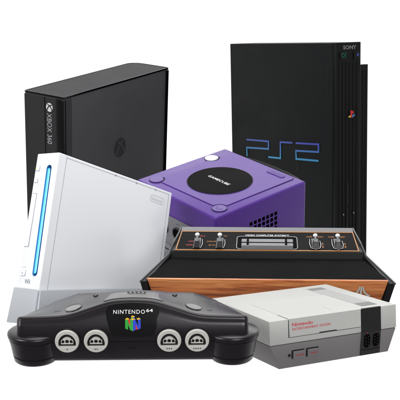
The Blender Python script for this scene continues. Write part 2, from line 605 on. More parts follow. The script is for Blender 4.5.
# ================================================================ purple cube console
def build_purple_cube():
    s = 1.42
    T = Thing("game_console", "purple cube-shaped console with a round black disc on its lid", "game console",
              [[0.64191, 0.76609, -0.03248], [-0.75068, 0.61924, -0.23027], [-0.15629, 0.17219, 0.97259]],
              Vector((-0.07915, 1.09685, -0.20711)) * s + Vector((0, 0, CAM_H)), s, (0.075, 0.072, -0.11))
    ind = plastic("indigo plastic", (84, 48, 140), 0.4, 0.06, 1600, mottle=0.05, spec=0.32, dust=0.03)
    ind2 = plastic("indigo button plastic", (78, 44, 134), 0.4, mottle=0.02)
    groove = ink("dark indigo gap", (28, 20, 52), 0.7)  # one even dark indigo for the joints and the disc rim
    grey = plastic("grey front plastic", (112, 112, 118), 0.45, 0.05)
    W, D, Ht = 0.1495, 0.1470, 0.11
    body = to_mesh(box(0, W, 0, D, -Ht, 0, bevel=0.0032, seg=4))
    cut = bmesh.new()
    for i in range(7):
        for j in range(8):
            y, z = 0.0952 - i * 0.0067, -0.0262 - j * 0.0064
            add_box(cut, W - 0.006, W + 0.002, y - 0.0023, y + 0.0023, z - 0.0023, z + 0.0023)
    keep_mats(T, "casing", boolean_cut(body, cut), [ind, BLACK_HOLE], smooth=True)
    # base plate under
    T.part("base", box(0.004, W - 0.004, 0.004, D - 0.004, -Ht - 0.004, -Ht + 0.001, bevel=0.001), plastic("dark base", (38, 34, 50), 0.5))
    TF = frame((0, 0, 0), CX, CY)
    # lid: rounded rectangle with notches round the buttons
    def lid_outline(g):
        x0, x1, y0, y1 = 0.0180 - g, 0.1350 + g, 0.0130 - g, 0.1412 + g
        o = []
        R_ = 0.0105 - g
        # corners notched by the round buttons (front-left, front-right, back-left)
        def notch(cx, cy, a, b, r=R_):
            for i in range(13):
                t = math.radians(a + (b - a) * i / 12)
                o.append((cx + r * math.cos(t), cy + r * math.sin(t)))
        notch(0.0192, 0.0172, 92, -2 + 0)
        notch(0.1345, 0.0198, 182, 88)
        o.append((x1, y1 - 0.003)); o.append((x1 - 0.002, y1 - 0.001)); o.append((x1 - 0.004, y1))
        o.append((x0 + 0.004, y1)); o.append((x0, y1 - 0.006))
        notch(0.0152, 0.1106, 75, -75, 0.0105 - g)
        # straight edges pulled to the frame lines
        return [(min(max(x, x0), x1), min(max(y, y0), y1)) for x, y in o]
    T.part("lid_gap", plate([lid_outline(0.0009)], TF, 0.00025), groove)
    lid = T.part("lid", plate([lid_outline(0)], TF, 0.0010, 0.0004), ind, smooth=True)
    LF = frame((0, 0, 0.0010), CX, CY)
    T.part("disc_rim", plate([circle(0.0765, 0.0710, 0.0408)], LF, 0.0005, 0.0002), groove, lid)
    disc = T.part("lid_disc", plate([circle(0.0765, 0.0710, 0.0398, 96)], LF, 0.0009, 0.0004), plastic("gloss black disc", (10, 10, 11), 0.6, mottle=0, spec=0.03), smooth=True, parent=lid)
    T.part("disc_lettering", text("GAMECUBE", frame((0.0765, 0.0695, 0.0019), CX, CY), 0.038, 0.0046, bold=0.004), WHITE_INK, lid)
    T.part("maker_relief", plate([rrect(0.0955, 0.1300, 0.1240, 0.1378, 0.0030)], LF, 0.0007, 0.0002), plastic("indigo relief", (74, 42, 130), 0.5), lid)
    T.part("maker_lettering", text("Nintendo", frame((0.1098, 0.1339, 0.0017), CX, CY), 0.0235, 0.0042, 0.0001), ink("pale indigo ink", (96, 66, 156)), lid)
    for (cx, cy, r, m, nm) in ((0.0192, 0.0172, 0.0086, ind2, "reset_button"), (0.1345, 0.0198, 0.0086, ind2, "open_button"), (0.0145, 0.1106, 0.0088, None, "power_button")):
        T.part("button_gap", plate([circle(cx, cy, r + 0.0009)], TF, 0.0003), groove)
        b = T.part(nm, plate([circle(cx, cy, r)], TF, 0.0013, 0.0005), m or plastic("white button", (212, 212, 218), 0.35), smooth=True)
        if nm == "open_button":
            T.part("button_mark", plate([stroke([(cx - 0.004, cy + 0.001), (cx - 0.002, cy - 0.0032), (cx + 0.002, cy - 0.0032), (cx + 0.004, cy + 0.001)], 0.0012)], frame((0, 0, 0.0013), CX, CY), 0.0002), ink("button mark indigo", (70, 52, 140)), b)
    # grey front face with four ports and card slots
    FF = frame((0, 0, 0), CX, CZ)
    pan = [(0.012, -0.0275), (0.138, -0.0255), (0.138, -0.098), (0.012, -0.100)]
    fp = T.part("front_panel", plate([pan], FF, 0.0016, 0.0005), grey, smooth=True)
    FP = frame((0, -0.0016, 0), CX, CZ)
    for k in range(4):
        x = 0.0270 + k * 0.0262 + 0.0012
        p = T.part("controller_port", plate(ring(x, -0.0452, 0.0085, 0.0018), FP, 0.0014, 0.0004), ink("port ring black", (26, 26, 28)), fp, smooth=True)
        T.part("port_recess", plate([circle(x, -0.0452, 0.0070)], FP, 0.0002), BLACK_HOLE, p)
        T.part("port_mark", join([plate([circle(x + 0.0012 + (q - k / 2) * 0.0022, -0.0322, 0.0006, 12)], FP, 0.0002) for q in range(k + 1)]), ink("port mark dark", (60, 60, 66)), p)
    for x in (0.045, 0.105):
        c_ = T.part("card_slot", plate([rrect(x - 0.022, -0.079, x + 0.022, -0.065, 0.002)], FP, 0.0008, 0.0003), plastic("slot door grey", (120, 120, 126), 0.45), fp)
        T.part("slot_line", box(x - 0.018, x + 0.018, -0.0027, -0.0020, -0.0735, -0.0725), BLACK_HOLE, c_)
    # carrying handle behind the far edge
    bm = bmesh.new()
    path = []
    for i in range(25):
        t = i / 24
        a = math.pi * t
        x = 0.078 - 0.058 * math.copysign(abs(math.cos(a)) ** 0.75, math.cos(a))
        y = D - 0.006 + 0.0215 * abs(math.sin(a)) ** 0.6
        path.append(Vector((x, y, -0.0145)))
    loops = []
    for i, p in enumerate(path):
        d = (path[min(i + 1, 24)] - path[max(i - 1, 0)]).normalized()
        n_ = Vector((d.y, -d.x, 0))
        loops.append([bm.verts.new(p + n_ * (0.0038 * math.cos(a)) + CZ * (0.0070 * math.sin(a))) for a in [2 * math.pi * q / 12 for q in range(12)]])
    for a, b in zip(loops, loops[1:]):
        for q in range(12):
            bm.faces.new((a[q], a[(q + 1) % 12], b[(q + 1) % 12], b[q]))
    bm.faces.new(loops[0]); bm.faces.new(loops[-1])
    T.part("handle", bm, plastic("black handle", (26, 25, 30), 0.35), smooth=True)


# ================================================================ white slim console leaning on its grey stand
def build_white_slim():
    s = 1.2
    T = Thing("game_console", "slim glossy white console with a glowing blue disc slot in a grey stand", "game console",
              [[0.79573, 0.59435, 0.11647], [-0.58806, 0.71218, 0.38338], [0.14491, -0.37356, 0.91622]],
              Vector((-0.19122, 1.04784, -0.16709)) * s + Vector((0, 0, CAM_H)), s, (0.018, 0.10, -0.198))
    wht = plastic("gloss white plastic", (246, 248, 251), 0.2, mottle=0.01, spec=0.5, rvar=0.03)
    wht2 = plastic("white front plastic", (246, 248, 251), 0.3, mottle=0.01)
    seam = ink("pale grey seam", (172, 176, 184), 0.6)
    pinkg = ink("soft grey outline", (168, 168, 178), 0.6)
    gry = plastic("silver grey stand plastic", (184, 187, 192), 0.4, 0.04, mottle=0.03)
    W, D, Ht = 0.0366, 0.2103, 0.168
    body = to_mesh(box(0, W, 0, D, -Ht, 0, bevel=0.0014, seg=3))
    cut = join([plate([stroke([(0.0234, -0.0195), (0.0262, -0.1395)], 0.0082)], frame((0, 0.0058, 0), CX, CZ), 0.0075)])
    for (x, z) in ((0.0234, -0.0195), (0.0262, -0.1395)):
        c = join([plate([circle(x, z, 0.0041)], frame((0, 0.0058, 0), CX, CZ), 0.0075)])
        me = to_mesh(c)
        cut.from_mesh(me)
    # one capsule outline instead of three overlapping solids
    cut.free()
    a0, a1 = Vector((0.0234, -0.0185)), Vector((0.0262, -0.1405))
    dr = (a1 - a0).normalized()
    nr = Vector((-dr.y, dr.x))
    cap = []
    for c0, sg in ((a0, -1), (a1, 1)):
        for i in range(13):
            t = math.pi * i / 12
            cap.append(tuple(c0 + sg * (nr * (0.0041 * math.cos(t)) * (1 if sg < 0 else 1) + dr * 0.0041 * math.sin(t))))
    cut = join([plate([cap], frame((0, 0.0058, 0), CX, CZ), 0.0075)])
    blue = ink("deep blue slot lining", (60, 130, 185), 0.35)
    keep_mats(T, "casing", boolean_cut(body, cut), [wht, blue], smooth=True)
    SF = frame((0, 0.0030, 0), CX, CZ)
    sl = T.part("disc_slot", plate([stroke([(0.0259, -0.0185), (0.0289, -0.1400)], 0.0040)], frame((0, 0.0040, 0), CX, CZ), 0.0004), ink("navy slot", (18, 62, 128), 0.4))
    T.part("slot_light", plate([stroke([(0.0212, -0.0180), (0.0240, -0.1410)], 0.0034)], frame((0, 0.0026, 0), CX, CZ), 0.0009, 0.0003), glow("blue slot light", (95, 182, 224), 0.75), sl)
    T.part("light_core", plate([stroke([(0.0228, -0.0200), (0.0254, -0.1390)], 0.0013)], frame((0, 0.0024, 0), CX, CZ), 0.0008), glow("pale cyan core", (125, 208, 242), 0.8), sl)
    FF = frame((0, 0.0002, 0), CX, CZ)
    for nm, x0, z0, x1, z1 in (("power_button", 0.0022, -0.0210, 0.0078, -0.0150), ("reset_button", 0.0020, -0.0350, 0.0074, -0.0300), ("eject_button", 0.0036, -0.1445, 0.0105, -0.1385)):
        T.part("button_outline", plate([rrect(x0 - 0.0004, z0 - 0.0004, x1 + 0.0006, z1 + 0.0004, 0.0012)], FF, 0.0004), pinkg)
        b = T.part(nm, plate([rrect(x0, z0, x1, z1, 0.0010)], FF, 0.0014, 0.0004), wht2, smooth=True)
        if nm == "power_button":
            T.part("power_lamp", plate([circle(x0 + 0.0008, (z0 + z1) / 2, 0.0008, 16)], frame((0, -0.0012, 0), CX, CZ), 0.0003), glow("green lamp", (150, 220, 60), 0.8), b)
        if nm == "eject_button":
            T.part("eject_mark", plate([circle((x0 + x1) / 2 - 0.0004, (z0 + z1) / 2, 0.0010, 16)], frame((0, -0.0012, 0), CX, CZ), 0.0002), seam, b)
    dr_ = T.part("card_door", plate([[(0.0026, -0.0484), (0.0092, -0.0484), (0.0086, -0.1104), (0.0020, -0.1104)]], FF, 0.0008, 0.0002), wht2)
    T.part("door_outline", plate([stroke([(0.0022, -0.0480), (0.0096, -0.0480), (0.0090, -0.1108), (0.0016, -0.1108)], 0.0005)], FF, 0.0007), pinkg, dr_)
    T.part("small_mark", text("====", frame((0.0075, 0.0002, -0.1345), CX, CZ), 0.0050, 0.0010, 0.0003), pinkg)
    T.part("front_lettering", text("Wii", frame((0.0160, 0.0000, -0.1508), CX, CZ), 0.0090, 0.0052, 0.0003, bold=0.01), ink("grey lettering", (158, 160, 168)))
    # side seams and maker mark
    SF = frame((W, 0, 0), CY, CZ)
    T.part("side_seam", plate([stroke([(0.0128, 0.0), (0.0128, -Ht)], 0.0006)], SF, 0.0002), seam)
    T.part("top_seam", plate([stroke([(0.0128, -0.0034), (D - 0.0064, -0.0034), (D - 0.0064, -Ht)], 0.0005)], SF, 0.0002), seam)
    for y in (0.138, 0.176, 0.098):
        T.part("seam_notch", plate([rrect(y - 0.0016, -0.0044, y + 0.0016, -0.0026, 0.0004, 2)], SF, 0.0003), ink("notch grey", (170, 174, 182)))
    pill = T.part("maker_outline", plate([rrect(0.1670, -0.0202, 0.1960, -0.0110, 0.0044), rrect(0.1677, -0.0195, 0.1953, -0.0117, 0.0038)], SF, 0.0002), ink("pale mark grey", (216, 218, 223)))
    T.part("maker_lettering", text("Nintendo", frame((W, 0.1815, -0.0157), CY, CZ), 0.0235, 0.0048, 0.0002), ink("pale letter grey", (212, 215, 220)), pill)
    # stand: a wedge the console leans in
    bm = bmesh.new()
    hexa(bm, [(-0.0045, -0.0040, -0.199), (0.0468, -0.0040, -0.199), (0.0468, 0.1750, -0.155), (-0.0045, 0.1750, -0.155)],
         [(-0.0012, -0.0040, -0.1584), (0.0442, -0.0040, -0.1602), (0.0420, 0.1750, -0.1325), (-0.0012, 0.1750, -0.1325)], 0.0012, 2)
    T.part("stand", bm, gry, smooth=True)
    T.part("stand_trim", plate([rrect(0.0405, -0.196, 0.0425, -0.1615, 0.0006, 2)], frame((0, -0.0040, 0), CX, CZ), 0.0004), ink("stand trim grey", (150, 155, 165)))


# ================================================================ woodgrain console
def build_woodgrain():
    a = math.radians(-1.8)
    y0 = 1.12
    Rz = Matrix.Rotation(a, 3, 'Z')
    T = Thing("game_console", "woodgrain-fronted black console with a ribbed top and four toggle switches", "game console",
              [list(r) for r in Rz], Matrix.Rotation(math.radians(-4.45), 3, "Z") @ Vector((0, y0, 0)), 1.0, (0, 0.10, -0.060), 0.038)
    blk = plastic("black ribbed plastic", (14, 14, 15), 0.7, 0.1, 1200, spec=0.07)
    satin = plastic("satin black", (14, 15, 16), 0.5, 0.1, spec=0.3)
    rimm = plastic("grey cheek edge", (78, 80, 80), 0.4, 0.05, spec=0.3)
    wood = wood_mat("walnut veneer")
    # main hull (tapered towards the back), profile along y
    prof = [(0.000, 0.0020, 0.1585), (0.110, -0.0012, 0.1350), (0.195, -0.0012, 0.1260)]
    bm = bmesh.new()
    top = [(prof[0][0], prof[0][1] - 0.002, prof[0][2]), (0.110, -0.0032, 0.1355), (0.200, -0.0032, 0.1270)]
    vs = []
    for (y, z, hw) in top:
        vs.append([bm.verts.new((-hw, y, z)), bm.verts.new((hw, y, z)), bm.verts.new((hw * 0.93, y + (0.022 if y == 0 else 0), -0.058)), bm.verts.new((-hw * 0.93, y + (0.022 if y == 0 else 0), -0.058))])
    for p, q in zip(vs, vs[1:]):
        for i in range(4):
            j = (i + 1) % 4
            bm.faces.new((p[i], p[j], q[j], q[i]))
    bm.faces.new(vs[0][::-1]); bm.faces.new(vs[-1])
    hull = T.part("casing", bm, satin)
    # ribs across the low front deck
    bm = bmesh.new()
    nrib = 26
    for k in range(nrib):
        y = 0.0035 + k * (0.104 / nrib)
        hw = 0.1555 - (y / 0.110) * 0.0225
        zt = 0.0022 - (y / 0.11) * 0.0026
        hexa(bm, [(-hw, y, zt - 0.0030), (hw, y, zt - 0.0030), (hw, y + 0.0033, zt - 0.0030), (-hw, y + 0.0033, zt - 0.0030)],
             [(-hw, y + 0.0008, zt), (hw, y + 0.0008, zt), (hw, y + 0.0026, zt), (-hw, y + 0.0026, zt)])
    T.part("ribbed_deck", bm, blk)
    # wooden front, leaning in towards the bottom
    bm = bmesh.new()
    hexa(bm, [(-0.1450, 0.0190, -0.0480), (0.1450, 0.0190, -0.0480), (0.1450, 0.0260, -0.0480), (-0.1450, 0.0260, -0.0480)],
         [(-0.1555, -0.0030, 0.0018), (0.1555, -0.0030, 0.0018), (0.1555, 0.0030, 0.0018), (-0.1555, 0.0030, 0.0018)], 0.0006, 1)
    wf = T.part("wood_front", bm, wood)
    # three-pronged emblem on the wood
    lean = Vector((0, 0.022, -0.0500)).normalized()
    F = frame((0.1215, -0.0032 + 0.0066, 0.0018 - 0.0155), CX, -lean)
    def prong(sg):
        o = []
        i_ = []
        for k in range(11):
            t = k / 10
            x = 0.0022 + 0.0086 * t ** 2.6
            y = 0.0068 - 0.0150 * t
            o.append((sg * (x + 0.0012 + 0.0008 * t), y + 0.0006 * t))
            i_.append((sg * (x - 0.0006), y - 0.0010 * t))
        return o + i_[::-1]
    T.part("emblem", join([plate([[(-0.0011, 0.0070), (0.0011, 0.0070), (0.0014, -0.0082), (-0.0014, -0.0082)]], F, 0.0005),
                           plate([prong(1)], F, 0.0005), plate([prong(-1)], F, 0.0005)]), ink("silver emblem", (190, 188, 180), 0.4), wf)
    # side cheeks with a thin grey edge strip
    for sg in (-1, 1):
        bm = bmesh.new()
        Pf = [  # outer x, inner x, y, z top, z bottom
            (0.1642, 0.1560, -0.0045, -0.0012, None),
            (0.1395, 0.1362, 0.110, 0.0035, None),
            (0.1345, 0.1315, 0.136, 0.0148, None),
            (0.1300, 0.1280, 0.170, 0.0205, None),
            (0.1290, 0.1270, 0.200, 0.0212, None)]
        L = []
        for (xo, xi, y, z, _) in Pf:
            yb = y + (0.0250 if y < 0 else 0)
            kk = 0.938 if y < 0 else 0.93
            L.append([bm.verts.new((sg * xo, y, z)), bm.verts.new((sg * xo * kk, yb, -0.060)), bm.verts.new((sg * xi * kk, yb, -0.060)), bm.verts.new((sg * xi, y, z + 0.0005))])
        for p, q in zip(L, L[1:]):
            for i in range(4):
                j = (i + 1) % 4
                bm.faces.new((p[i], p[j], q[j], q[i]))
        bm.faces.new(L[0]); bm.faces.new(L[-1][::-1])
        ch = T.part("side_cheek", bm, satin)
        bm = bmesh.new()
        L = []
        for (xo, xi, y, z, _) in Pf:
            yy = y - 0.0006
            L.append([bm.verts.new((sg * (xo + 0.0006), yy, z - 0.0012)), bm.verts.new((sg * (xo + 0.0006), yy, z + 0.0012)), bm.verts.new((sg * (xo - 0.0014), yy, z + 0.0016)), bm.verts.new((sg * (xo - 0.0014), yy, z - 0.0008))])
        for p, q in zip(L, L[1:]):
            for i in range(4):
                j = (i + 1) % 4
                bm.faces.new((p[i], p[j], q[j], q[i]))
        bm.faces.new(L[0]); bm.faces.new(L[-1][::-1])
        T.part("cheek_edge", bm, rimm, ch)
    # raised rear bridge that carries the switches
    z0, z1, ya, yb = 0.0085, 0.0203, 0.1125, 0.180
    sl = Vector((0, yb - ya, z1 - z0)).normalized()
    bm = bmesh.new()
    hexa(bm, [(-0.1375, ya - 0.0015, -0.0030), (0.1375, ya - 0.0015, -0.0030), (0.1275, 0.199, -0.0030), (-0.1275, 0.199, -0.0030)],
         [(-0.1355, ya, z0), (0.1355, ya, z0), (0.1283, 0.1815, z1), (-0.1283, 0.1815, z1)], 0.0010, 2)
    br = T.part("switch_bridge", bm, satin)
    rm = plastic("brushed steel bar", (120, 120, 122), 0.5, 0.0, spec=0.2)
    bm = bmesh.new()
    hexa(bm, [(-0.1288, 0.1818, 0.012), (0.1288, 0.1818, 0.012), (0.1276, 0.200, 0.012), (-0.1276, 0.200, 0.012)],
         [(-0.1288, 0.1818, z1 + 0.0004), (0.1288, 0.1818, z1 + 0.0004), (0.1276, 0.199, 0.0225), (-0.1276, 0.199, 0.0225)], 0.0005, 1)
    T.part("rear_trim", bm, rm, br)
    Lp = math.hypot(yb - ya, z1 - z0)
    PF = frame((0, ya, z0), CX, sl)          # panel frame: u across, v up the slope (0..Lp)
    PW0, PW1 = 0.1300, 0.1268
    outer = [(-PW0, 0.0015), (PW0, 0.0015), (PW1, Lp - 0.0005), (-PW1, Lp - 0.0005)]
    inner = [(-PW0 + 0.0016, 0.0036), (PW0 - 0.0016, 0.0036), (PW1 - 0.0014, Lp - 0.0028), (-PW1 + 0.0014, Lp - 0.0028)]
    T.part("panel_border", plate([outer, inner], PF, 0.0008), ink("orange border", (176, 116, 52), 0.45), br)
    T.part("panel_face", plate([inner], PF, 0.0004), plastic("panel black", (14, 14, 15), 0.6, mottle=0.1, spec=0.05), br)
    PT = PF @ Matrix.Translation((0, 0, 0.0004))
    # cartridge slot: raised bezel, dark well, cartridge end standing in it
    so = rrect(-0.0440, 0.0050, 0.0440, 0.0490, 0.0060)
    si = rrect(-0.0428, 0.0060, 0.0428, 0.0478, 0.0052)
    slot = T.part("slot_bezel", plate([so, si], PT, 0.0012), ink("steel line", (120, 120, 122), 0.35), br)
    T.part("slot_well", plate([si], PT, 0.0003), BLACK_HOLE, slot)
    PX = PF @ Matrix.Translation((0, 0, 0.0004))
    def pbox(x0, x1, v0, v1, w0, w1, bev=0.0):
        bm = box(x0, x1, v0, v1, w0, w1, bevel=bev, seg=1)
        bm.transform(PX)
        return bm
    cart = T.part("cartridge_shelf", pbox(-0.0365, 0.0370, 0.0060, 0.0290, 0.0, 0.0060, 0.0006), plastic("silver grey bar", (128, 128, 131), 0.45, spec=0.3), slot)
    T.part("shelf_groove", pbox(-0.0365, 0.0370, 0.0150, 0.0172, 0.0056, 0.0064), BLACK_HOLE, cart)
    for x in (-0.0275, 0.0270):
        T.part("shelf_clip", pbox(x - 0.0014, x + 0.0014, 0.0080, 0.0240, 0.0050, 0.0082, 0.0003), BLACK_HOLE, cart)
    ctext = lambda st, x, v, w, h, m: T.part("panel_lettering", text(st, PT @ Matrix.Translation((x, v, 0.0)), w, h, 0.0003, bold=0.004), m, br)
    org, red, wht = ink("orange ink", (170, 108, 46)), ink("red ink", (168, 48, 40)), WHITE_INK
    ctext("VIDEO COMPUTER SYSTEM™", 0.0, 0.0540, 0.064, 0.0050, wht)
    ctext("ON", -0.0945, 0.0500, 0.0075, 0.0042, red)
    ctext("OFF", -0.1095, 0.0310, 0.0085, 0.0042, red)
    ctext("POWER", -0.1110, 0.0185, 0.0100, 0.0042, red)
    ctext("TV", -0.0610, 0.0500, 0.0060, 0.0042, org)
    ctext("COLOR", -0.0800, 0.0310, 0.0140, 0.0042, org)
    ctext("B-W", -0.0785, 0.0185, 0.0095, 0.0042, org)
    ctext("GAME", 0.0615, 0.0500, 0.0085, 0.0042, org)
    ctext("SELECT", 0.0780, 0.0500, 0.0080, 0.0042, org)
    ctext("GAME", 0.0935, 0.0500, 0.0085, 0.0042, org)
    ctext("RESET", 0.1100, 0.0500, 0.0080, 0.0042, org)
    ctext("A\nB", 0.0798, 0.0210, 0.0034, 0.0170, org)
    ctext("A\nB", 0.1118, 0.0210, 0.0034, 0.0170, org)
    # four toggle switches
    steel = plastic("chrome lever", (150, 152, 156), 0.25, metal=0.9)
    lamp = plastic("white knob", (235, 235, 235), 0.25)
    for i, x in enumerate((-0.1005, -0.0680, 0.0690, 0.1010)):
        sw = T.part("toggle_switch", pbox(x - 0.0052, x + 0.0052, 0.0060, 0.0420, 0.0, 0.0012, 0.0004), plastic("switch plate black", (14, 14, 15), 0.3), br)
        lever = bmesh.new()
        hexa(lever, [(x - 0.0042, 0.0075, 0.001), (x + 0.0042, 0.0075, 0.001), (x + 0.0042, 0.0250, 0.001), (x - 0.0042, 0.0250, 0.001)],
             [(x - 0.0030, 0.0110, 0.0100), (x + 0.0030, 0.0110, 0.0100), (x + 0.0030, 0.0210, 0.0100), (x - 0.0030, 0.0210, 0.0100)], 0.0008, 2)
        lever.transform(PX)
        T.part("lever_housing", lever, plastic("lever black", (34, 34, 36), 0.3), sw)
        st = bmesh.new()
        r_ = bmesh.ops.create_cone(st, cap_ends=True, segments=16, radius1=0.0020, radius2=0.0017, depth=0.014)
        bmesh.ops.rotate(st, cent=(0, 0, 0), matrix=Matrix.Rotation(math.radians(-52), 3, 'X'), verts=st.verts)
        bmesh.ops.translate(st, vec=(x, 0.0215, 0.0065), verts=st.verts)
        st.transform(PX)
        T.part("lever", st, steel, sw, smooth=True)
        kb = bmesh.new()
        bmesh.ops.create_uvsphere(kb, u_segments=20, v_segments=12, radius=0.0034)
        bmesh.ops.scale(kb, vec=(1, 1, 0.85), verts=kb.verts)
        bmesh.ops.translate(kb, vec=(x, 0.0300, 0.0115), verts=kb.verts)
        kb.transform(PX)
        T.part("knob", kb, lamp, sw, smooth=True)
        if i >= 2:
            hp = [(x - 0.0074, 0.040), (x - 0.0080, 0.022), (x - 0.0064, 0.0085), (x, 0.0055), (x + 0.0064, 0.0085), (x + 0.0080, 0.022), (x + 0.0070, 0.034)]
        else:
            hp = [(x + 0.0068, 0.036), (x + 0.0078, 0.020), (x + 0.0060, 0.0065)]
        T.part("switch_guard", plate([stroke(hp, 0.0011)], PT, 0.0016, 0.0003), steel, sw)


# ================================================================ grey two-tone console
def build_grey_box():
    s = 0.63
    T = Thing("game_console", "boxy two-tone grey console with red lettering and a black port panel", "game console",
              [[0.9118, -0.4092, -0.03437], [0.4103, 0.90441, 0.11705], [-0.01681, -0.12083, 0.99253]],
              Vector((0.11509, 1.42165, -0.50964)) * s + Vector((0, 0, CAM_H)), s, (0.128, 0.115, -0.0845))
    lt = plastic("light grey plastic", (190, 190, 186), 0.5, 0.25, 1300, mottle=0.05, mscale=9, dust=0.03, rvar=0.1)
    dk = plastic("dark grey plastic", (124, 120, 121), 0.5, 0.25, 1300, mottle=0.06, mscale=12, rvar=0.1)
    bk = plastic("black panel plastic", (28, 27, 27), 0.35, 0.1)
    gap = ink("door gap grey", (58, 58, 58), 0.6)
    W, D, h = 0.256, 0.2311, 0.0416
    T.part("upper_casing", box(0, W, 0, D, -h, 0, bevel=0.0012, seg=2), lt, smooth=True)
    bm = bmesh.new()
    hexa(bm, [(0.0195, 0.0060, -0.0850), (0.2415, 0.0060, -0.0850), (0.2400, D - 0.012, -0.0850), (0.0150, D - 0.012, -0.0850)],
         [(0.0006, 0.0008, -h - 0.0009), (W - 0.0006, 0.0008, -h - 0.0009), (W - 0.0006, D - 0.001, -h - 0.0009), (0.0006, D - 0.001, -h - 0.0009)], 0.0012, 2)
    T.part("lower_casing", bm, dk, smooth=True)
    T.part("casing_gap", box(0.002, W - 0.002, 0.002, D - 0.002, -h - 0.001, -h), gap)
    FF = lambda y=0.0: frame((0, y, 0), CX, CZ)
    # cartridge door wraps front and top
    T.part("door_gap", plate([rrect(0.0358, -0.0318, 0.1800, -0.0012, 0.0006, 2)], FF(), 0.00025), gap)
    door = T.part("door", plate([[(0.0372, -0.0308), (0.0950, -0.0308), (0.0965, -0.0290), (0.1300, -0.0290), (0.1315, -0.0308), (0.1805, -0.0308), (0.1805, -0.0006), (0.0372, -0.0006)]], FF(), 0.0012, 0.0003), lt)
    T.part("door_top", box(0.0372, 0.1930, -0.0012, 0.140, -0.0008, 0.0006, bevel=0.0003, seg=1), lt, door)
    T.part("top_gap", box(0.0357, 0.0369, 0.001, 0.037, -0.001, 0.00025), gap)
    T.part("top_notch", box(0.1345, 0.1353, 0.020, 0.050, -0.001, 0.0008), ink("soft notch grey", (165, 165, 163)), door)
    redi = ink("red lettering", (206, 40, 52))
    T.part("maker_lettering", text("Nintendo", frame((0.0630, -0.0012, -0.0100), CX, CZ), 0.0400, 0.0060, 0.0002, bold=0.01), redi, door)
    T.part("model_lettering", text("ENTERTAINMENT SYSTEM", frame((0.0805, -0.0012, -0.0178), CX, CZ), 0.0750, 0.0042, 0.0002, bold=0.0), redi, door)
    # black band over the front with two ports
    T.part("port_band", box(0.1812, 0.2226, -0.0014, 0.0030, -h - 0.0010, 0.0006, bevel=0.0004, seg=1), bk)
    Lf = Vector((0, 0.0052, -0.0425)).normalized()
    LFm = frame((0, 0.0008, -h - 0.0009), CX, -Lf)     # lower front frame, v is up the slope (negative = down)
    lower = T.part("port_panel", plate([[(0.1812, 0.0000), (0.2226, 0.0000), (0.2226, -0.0415), (0.1812, -0.0415)]], LFm, 0.0014, 0.0004), plastic("port panel black", (38, 38, 39), 0.4))
    T.part("panel_step", plate([[(0.1816, -0.0315), (0.2222, -0.0315), (0.2222, -0.0322), (0.1816, -0.0322)]], LFm, 0.0018), BLACK_HOLE, lower)
    for x in (0.1930, 0.2118):
        o = [(x - 0.0055, -0.0070), (x - 0.0020, -0.0035), (x + 0.0045, -0.0035), (x + 0.0075, -0.0080), (x + 0.0075, -0.0235), (x + 0.0035, -0.0280), (x - 0.0020, -0.0280), (x - 0.0055, -0.0235)]
        p = T.part("controller_port", plate([o], LFm, 0.0022, 0.0004), BLACK_HOLE, lower)
        T.part("port_pins", join([plate([circle(x + dx, v, 0.0009, 10)], LFm, 0.0030) for dx, vs_ in ((-0.0022, (-0.010, -0.0155, -0.021)), (0.0036, (-0.0078, -0.0130, -0.0182, -0.0234))) for v in vs_]), ink("pin grey", (48, 48, 48)), p)
    for x in (0.1941, 0.2124):
        T.part("port_numeral", text("1" if x < 0.2 else "2", LFm @ Matrix.Translation((x, -0.0012, 0.0014)), 0.0022, 0.0016, 0.0002), redi, lower)
    # power and reset buttons with their wells, red lamp window
    for x0, nm, word in ((0.0445, "power_button", "POWER"), (0.0728, "reset_button", "RESET")):
        T.part("button_well", plate([rrect(x0 - 0.0020, -0.0272, x0 + 0.0228, -0.0120, 0.0012)], LFm, 0.0004), ink("well black", (24, 23, 24)))
        b = T.part(nm, plate([rrect(x0, -0.0272, x0 + 0.0228, -0.0140, 0.0012)], LFm, 0.0038, 0.0007), plastic("button grey", (120, 117, 119), 0.45, 0.1), smooth=True)
        T.part("button_lettering", text(word, LFm @ Matrix.Translation((x0 + 0.0128, -0.0210, 0.0038)), 0.0150, 0.0040, 0.0002, bold=0.01), ink("button red", (170, 62, 62)), b)
    T.part("lamp_window", plate([circle(0.0382, -0.0205, 0.0026, 20)], LFm, 0.0008), ink("dark lamp window", (30, 26, 28), 0.2))
    # vent band on the top, ribs running front to back
    T.part("vent_bed", box(0.1945, 0.2290, 0.0180, 0.2060, -0.001, 0.0004), plastic("vent grey", (160, 160, 159), 0.6))
    vb = bmesh.new()
    for k in range(9):
        x = 0.1952 + k * 0.0038
        add_box(vb, x, x + 0.0026, 0.0420, 0.1820, -0.0005, 0.0013, bevel=0.0003, seg=1)
    T.part("vent_slats", vb, plastic("vent slat grey", (180, 180, 178), 0.55))
    for y0_, y1_ in ((0.0185, 0.0400), (0.1840, 0.2055)):
        eb = bmesh.new()
        for k in range(12):
            x = 0.1950 + k * 0.0028
            add_box(eb, x, x + 0.0016, y0_, y1_, -0.0005, 0.0009)
        T.part("vent_end", eb, plastic("vent end grey", (142, 142, 141), 0.55))
    T.part("vent_divider", box(0.1925, 0.1942, 0.0100, 0.2200, -0.001, 0.0008, bevel=0.0003, seg=1), lt)


# ================================================================ curved charcoal console in front
def interp(xs, ys, x):
    if x <= xs[0]:
        return ys[0]
    for i in range(1, len(xs)):
        if x <= xs[i]:
            t = (x - xs[i - 1]) / (xs[i] - xs[i - 1])
            return ys[i - 1] + t * (ys[i] - ys[i - 1])
    return ys[-1]


def smooth_table(xs, ys, w):
    """blurred lookup of a piecewise-linear table"""
    def f(x):
        x = abs(x)
        return sum(interp(xs, ys, abs(x + (k - 4) * w / 4)) for k in range(9)) / 9
    return f


